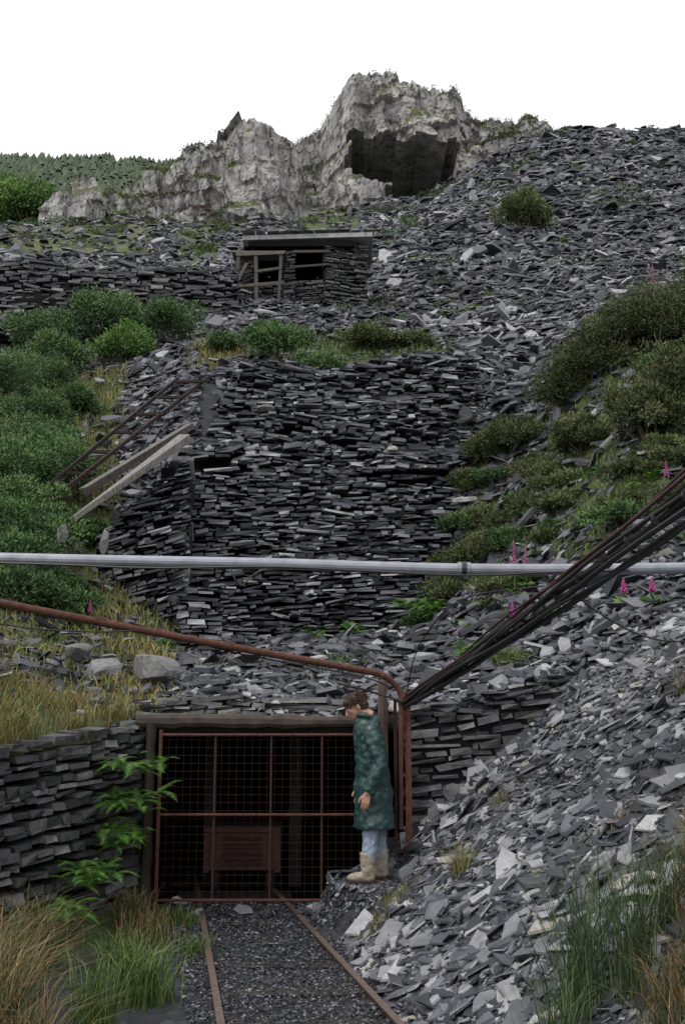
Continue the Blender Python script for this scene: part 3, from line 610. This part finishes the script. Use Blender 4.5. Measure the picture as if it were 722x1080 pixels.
k=(v>.5+rng.normal(0,.1,N))&~((y<10.3)&(x>wallx(y)-.35));x=x[k];y=y[k]
k2=x/y<-.1
cl=fbm(x*1.3,y*1.3,44)
blades("dry_grass_cover",np.stack([x,y,h(x,y)-.03],-1)[k2],(.08+.01*y[k2])*(.4+1.2*cl[k2]),.004+.0009*y[k2],.7,m_dry,rnd=np.clip(cl[k2]*1.2-.15+rng.normal(0,.2,k2.sum()),0,1))
k3=~k2
blades("grass_cover",np.stack([x,y,h(x,y)-.03],-1)[k3],(.04+.008*y[k3])*(.4+1.2*cl[k3]),.004+.0009*y[k3],.7,m_grass)
for (x,y,r,n,H) in[(-2.55,9.75,.2,500,.2),(-2.95,9.1,.3,800,.24),(-3.4,9.6,.4,900,.25),(-2.3,10.45,.2,400,.18),(-3.0,10.5,.4,900,.28),(-3.6,11,.5,900,.3),(-3.1,8.5,.25,600,.2),(-1.2,10.6,.2,160,.12),(-.2,10.6,.2,160,.12),(.3,10.8,.2,200,.15)]:
    tuft("dry_grass_tuft",x,y,r,n,H,.006,.8,m_dry)
for (x,y,r,n,H) in[(-2.05,6.3,.2,650,.68),(-2.3,6.8,.22,650,.66),(-1.75,5.9,.16,400,.5),(-2.5,7.5,.22,550,.62),(-2.4,8.2,.2,450,.5)]:
    tuft("rush_tuft",x,y,r,n,H,.007,.75,m_rush)
for (x,y,r,n,H) in[(-1.55,6.7,.14,300,.5),(-1.4,7.5,.2,400,.38),(-1.7,8.3,.25,500,.32),(-1.75,9.3,.25,500,.28),(-1.5,9.9,.15,200,.2),(-1.25,8.8,.15,200,.2),(-1.9,9.6,.15,300,.35)]:
    tuft("grass_tuft",x,y,r,n,H,.007,.55,m_rush if x<-1.7 else m_grass)
for (x,y,r,n,H) in[(1.25,5.6,.12,260,.85),(1.5,5.5,.12,200,.75),(1.05,5.3,.1,140,.6),(1.75,5.7,.1,120,.55),(1.9,5.4,.1,160,.6)]:
    tuft("rush_tuft",x,y,r,n,H,.005,.55,m_rushg)
for (x,y,r,n,H) in[(2.15,5.9,.22,900,.4),(2.0,5.4,.25,900,.4),(1.6,5.1,.2,500,.3),(.95,8.5,.08,160,.28),(.45,9.0,.2,260,.14),(.3,8.8,.15,200,.12),(.65,5.9,.12,160,.12),(2.9,8.3,.2,200,.3),(1.9,7.2,.1,120,.12),(1.4,9.2,.1,120,.12)]:
    tuft("grass_tuft",x,y,r,n,H,.005,.8,m_rush if x>1.5 else m_dry)
def foxglove(x,y,H,dz=0):
    mb=MB();z=hz(x,y)+dz
    tube(mb,[(x,y,z),(x+.02,y,z+H*.5),(x+.0,y,z+H)],[.008,.006,.003],5,1)
    for i in range(22):
        f=i/22;zz=z+H*(.5+.48*f);a=i*2.4;d=np.array([math.cos(a),math.sin(a),-.8]);s=.03*(1.1-f)+.008
        p=np.array([x,y,zz]);tube(mb,[p,p+d*s*.5,p+d*s],[.005,s*.25,s*.34],6,0)
    leaves(mb,np.tile([x,y,z],(12,1)).astype(float),nrmz(rng.normal(size=(12,3))*[1,1,.3]+[0,0,.4]),.16,.05,.5,1)
    mb.build("foxglove",[m_pink,m_green])
for x,y,H,dz in[(2.65,15.3,.85,.3),(2.85,15.4,.65,.3),(3.2,11.3,.3,.1),(3.4,10.9,.28,.1),(7.3,22,1.2,1.6),(5.0,15,.5,.2),(-4.2,16.6,.4,.2),(2.3,13.5,.4,.1)]: foxglove(x,y,H,dz)
# conifers on the far hill
mb=MB();N=2600;y=rng.uniform(140,262,N);x=y*rng.uniform(-.42,-.13,N);z=h(x,y)
for i in range(N):
    H=rng.uniform(1.8,4.6);w_=rng.uniform(.3,.5)
    for l in range(3):
        k=6;a=np.arange(k)*2*np.pi/k+rng.random();rr=H*w_*(1-l*.25)*rng.uniform(.6,1.2,k);zb=z[i]+H*(.0+.25*l)
        V=np.concatenate([np.stack([x[i]+np.cos(a)*rr,y[i]+np.sin(a)*rr,np.full(k,zb)+rng.normal(0,.2,k)],-1),[[x[i],y[i],zb+H*.42]]])
        mb.add(V,[(j,(j+1)%k,k) for j in range(k)],rng.random())
mb.build("conifer_forest",m_con)
# ------------------------------------------------------------ person
def simple(name,col,rough=.7,ns=20,amt=.3,bst=.2,sheen=0,spec=.5,bd=.005):
    m,nt,b=newmat(name);n=tex(nt,ns,5,.6)
    c=mix(nt,amt,col,ramp(nt,n.outputs["Fac"],[(.3,(.4,.4,.4)),(.7,(1.3,1.3,1.3))]),'MULTIPLY')
    nt.links.new(c,b.inputs["Base Color"]);b.inputs["Roughness"].default_value=rough;b.inputs["Specular IOR Level"].default_value=spec
    bump(nt,b,n.outputs["Fac"],bst,bd);return m
m_coat=simple("green_raincoat",(.024,.062,.06),.42,9,.5,.5,bd=.012);m_jean=simple("pale_jeans",(.30,.38,.48),.85,30,.5)
m_boot=simple("cream_boots",(.40,.35,.26),.75,25,.6);m_skin=simple("skin",(.5,.27,.19),.55,30,.1,.05);m_hair=simple("brown_hair",(.06,.028,.014),.6,60,.6,.8)
m_sole=simple("boot_sole",(.05,.04,.035),.8);m_eye=simple("eye_white",(.7,.68,.65),.3,5,.05,0)
PX,PY,PZ=.26,9.68,-.02
per=empty("standing_person",(PX,PY,PZ))
def ell(mb,c,r,seg=20,rg=12,rot=None):
    V=[];F=[]
    for i in range(rg+1):
        th=np.pi*i/rg
        for j in range(seg):
            ph=2*np.pi*j/seg;v=np.array([r[0]*math.sin(th)*math.cos(ph),r[1]*math.sin(th)*math.sin(ph),r[2]*math.cos(th)])
            if rot is not None: v=rot@v
            V.append(np.array(c)+v)
    for i in range(rg):
        for j in range(seg): F.append((i*seg+j,(i+1)*seg+j,(i+1)*seg+(j+1)%seg,i*seg+(j+1)%seg))
    mb.add(np.array(V),F,.5)
def loft(mb,secs,seg=28):
    V=[];F=[];n=len(secs)
    for (z,cx,cy,rx,ry) in secs:
        for j in range(seg):
            a=2*np.pi*j/seg;V.append([cx+rx*math.cos(a),cy+ry*math.sin(a),z])
    for i in range(n-1):
        for j in range(seg): F.append((i*seg+j,i*seg+(j+1)%seg,(i+1)*seg+(j+1)%seg,(i+1)*seg+j))
    F.append(tuple(range(seg))[::-1]);F.append(tuple((n-1)*seg+j for j in range(seg)));mb.add(np.array(V),F,.5)
def finish(mb,name,mat,vox,smooth=6,fold=0,fs=.12):
    o=mb.build(name,mat,smooth=True,parent=per)
    r=o.modifiers.new("r",'REMESH');r.mode='VOXEL';r.voxel_size=vox;r.use_smooth_shade=True
    s_=o.modifiers.new("s",'SMOOTH');s_.iterations=smooth;s_.factor=.5
    if fold:
        tx=bpy.data.textures.new(name,'CLOUDS');tx.noise_scale=fs;d=o.modifiers.new("d",'DISPLACE');d.texture=tx;d.strength=fold;d.mid_level=.5
    return o
mb=MB()
loft(mb,[(.47,.035,0,.195,.235),(.50,.035,0,.19,.232),(.8,.03,0,.175,.215),(1.0,.02,0,.158,.205),(1.2,.0,0,.15,.215),(1.32,-.015,0,.14,.215),(1.40,-.03,0,.12,.18),(1.45,-.05,0,.095,.12),(1.49,-.07,0,.078,.085),(1.52,-.08,0,.072,.075)])
def arm(pts,rad): tube(mb,smoothpath(pts,5),np.interp(np.linspace(0,1,(len(pts)-1)*5+1),np.linspace(0,1,len(rad)),rad),14)
arm([(-.01,-.14,1.37),(.02,-.235,1.29),(.08,-.27,1.07),(.03,-.275,.93),(-.03,-.27,.81)],[.08,.078,.066,.062,.058])
arm([(-.01,.14,1.37),(.02,.235,1.29),(.06,.26,1.07),(-.01,.255,.93),(-.08,.23,.83)],[.08,.078,.066,.062,.058])
tube(mb,smoothpath([(-.12,-.06,1.505),(-.03,-.10,1.485),(.05,0,1.455),(-.03,.10,1.485),(-.12,.06,1.505)]),.03,10) # rolled hood
ell(mb,(.04,0,1.43),(.07,.1,.07))
finish(mb,"raincoat",m_coat,.011,5,.05,.09)
mb=MB()
for yy,kx,ax in((-.1,.0,-.03),(.1,.06,.10)):
    tube(mb,smoothpath([(.01,yy,.85),(kx,yy,.47),((kx+ax)/2+.005,yy*1.05,.3),(ax,yy*1.1,.17)],5),np.interp(np.linspace(0,1,16),[0,.33,.7,1],[.1,.078,.07,.066]),14)
finish(mb,"jeans",m_jean,.01,4,.02,.05)
mb=MB()
for yy,ax in((-.11,-.03),(.11,.10)):
    tube(mb,smoothpath([(ax,yy,.26),(ax,yy,.16),(ax+.005,yy,.07)],5),[.07,.071,.071,.07,.068,.066,.064,.062,.06,.058,.055],14)
    ell(mb,(ax-.07,yy,.045),(.125,.048,.045));ell(mb,(ax+.01,yy,.05),(.06,.045,.05))
finish(mb,"boots",m_boot,.008,3,.016,.04)
mb=MB()
for yy,ax in((-.11,-.03),(.11,.10)):
    loft(mb,[(-.003,ax-.055,yy,.143,.05),(.022,ax-.055,yy,.143,.052)])
mb.build("boot_soles",m_sole,parent=per)
def hand(name,w,d,side):
    w=np.array(w);d=nrmz(np.array([d],float))[0];mb=MB()
    s=nrmz(np.cross(d,[0,1,0])[None])[0]
    if s[0]>0: s=-s
    inn=np.array([0,side,0.])
    tube(mb,[w-d*.04,w+d*.01],[.026,.026],10)
    for k_ in(-.026,-.009,.009,.026): tube(mb,[w+s*k_*.7,w+d*.045+s*k_,w+d*.088+s*k_],[.015,.014,.012],8)
    for k_,l in((.027,.068),(.009,.078),(-.009,.072),(-.027,.056)):
        p=w+d*.085+s*k_;tube(mb,smoothpath([p,p+d*l*.4+inn*.008,p+d*l*.72+inn*.024,p+d*l*.88+inn*.042],3),np.linspace(.0095,.0072,10),8)
    p=w+d*.02+s*.025;tube(mb,smoothpath([p,p+d*.03+s*.025,p+d*.06+s*.033+inn*.01,p+d*.08+s*.03+inn*.02],3),np.linspace(.013,.0085,10),8)
    finish(mb,name,m_skin,.0035,3)
hand("left_hand",(-.035,-.27,.795),(-.2,0,-1),1);hand("right_hand",(-.085,.23,.81),(-.25,0,-1),-1)
hd=empty("head",(-.135,0,1.575));hd.parent=per;hd.rotation_euler=(0,R(-28),R(6))
_per=per;per=hd
mb=MB()
ell(mb,(.015,0,.03),(.092,.074,.085));ell(mb,(-.025,0,-.03),(.062,.058,.075));ell(mb,(-.05,0,-.075),(.035,.036,.03))
tube(mb,smoothpath([(-.085,0,.02),(-.102,0,-.01),(-.112,0,-.028),(-.095,0,-.036)],3),[.008,.009,.0095,.01,.011,.012,.012,.013,.013,.012],8)
ell(mb,(-.078,0,-.055),(.013,.022,.006));ell(mb,(-.078,0,-.065),(.013,.02,.006));ell(mb,(-.073,0,.028),(.015,.05,.01))
for sd in(-1,1): ell(mb,(.015,sd*.075,-.008),(.018,.01,.032));ell(mb,(-.06,sd*.035,-.02),(.02,.02,.018))
tube(mb,[(.02,0,-.03),(.06,0,-.11),(.085,0,-.15)],[.055,.055,.058],14)
finish(mb,"face",m_skin,.005,3)
mb=MB()
for sd in(-1,1): ell(mb,(-.074,sd*.032,.006),(.011,.014,.009))
mb.build("eyes",m_eye,smooth=True,parent=hd)
mb=MB()
for sd in(-1,1): ell(mb,(-.083,sd*.032,.004),(.004,.006,.006));tube(mb,[(-.086,sd*.015,.026),(-.086,sd*.035,.031),(-.07,sd*.055,.026)],.0035,6)
mb.build("pupils_and_brows",m_hair,parent=hd)
mb=MB();tube(mb,[(-.083,-.02,-.06),(-.092,0,-.06),(-.083,.02,-.06)],.003,6);mb.build("mouth",simple("lips",(.3,.1,.08)),parent=hd)
mb=MB();ell(mb,(.025,0,.05),(.102,.084,.078));ell(mb,(.06,0,.0),(.068,.074,.085));ell(mb,(-.045,0,.075),(.05,.06,.035))
for sd in(-1,1): ell(mb,(.03,sd*.06,.03),(.05,.024,.045))
finish(mb,"hair_cap",m_hair,.006,2,.02,.025)
n=1400;th=rng.uniform(0,2*np.pi,n);cz=rng.uniform(-.1,1,n);cr=np.sqrt(1-cz**2)
d=np.stack([cr*np.cos(th),cr*np.sin(th),cz],-1);P=np.array([.025,0,.045])+d*[.1,.082,.08]
mb=MB();leaves(mb,P,d*.5+np.array([-.2,0,-.6])+rng.normal(0,.25,(n,3))+np.array([1.0,0,0])*(d[:,:1]>0)*.4,.035,.005,.5);mb.build("hair_strands",m_hair,parent=hd)
per=_per
# ------------------------------------------------------------ light, sky, camera
w=bpy.data.worlds.new("World");scene.world=w;w.use_nodes=True;nt=w.node_tree
bg=nt.nodes["Background"];sk=nt.nodes.new("ShaderNodeTexSky");sk.sky_type='NISHITA';sk.sun_disc=False
el,az=R(58),R(215);sk.sun_elevation=el;sk.sun_rotation=az;sk.dust_density=4
co=nt.nodes.new("ShaderNodeTexCoord");no=nt.nodes.new("ShaderNodeTexNoise");no.inputs["Scale"].default_value=1.6;no.inputs["Detail"].default_value=3
nt.links.new(co.outputs["Generated"],no.inputs["Vector"])
cl=ramp(nt,no.outputs["Fac"],[(.3,(9.9,9.8,10.1)),(.7,(11.0,10.8,11.0))])
mx=mix(nt,.9,sk.outputs[0],cl);nt.links.new(mx,bg.inputs[0]);bg.inputs[1].default_value=.12
sl=bpy.data.lights.new("sun",'SUN');sl.energy=1.5;sl.angle=R(10);sl.color=(1,.97,.93);so=bpy.data.objects.new("sun",sl);scene.collection.objects.link(so)
dv=Vector((math.sin(az)*math.cos(el),math.cos(az)*math.cos(el),math.sin(el)));so.rotation_euler=(-dv).to_track_quat('-Z','Y').to_euler()
cam=bpy.data.cameras.new("camera");cam.sensor_fit='VERTICAL';cam.sensor_height=36;cam.lens=35;cam.clip_end=2000;cam.clip_start=.05
c=bpy.data.objects.new("camera",cam);scene.collection.objects.link(c);c.location=(0,0,1.6);c.rotation_euler=(R(90+10.8),0,0);scene.camera=c
scene.view_settings.view_transform='Standard';scene.view_settings.look='None';scene.view_settings.exposure=0
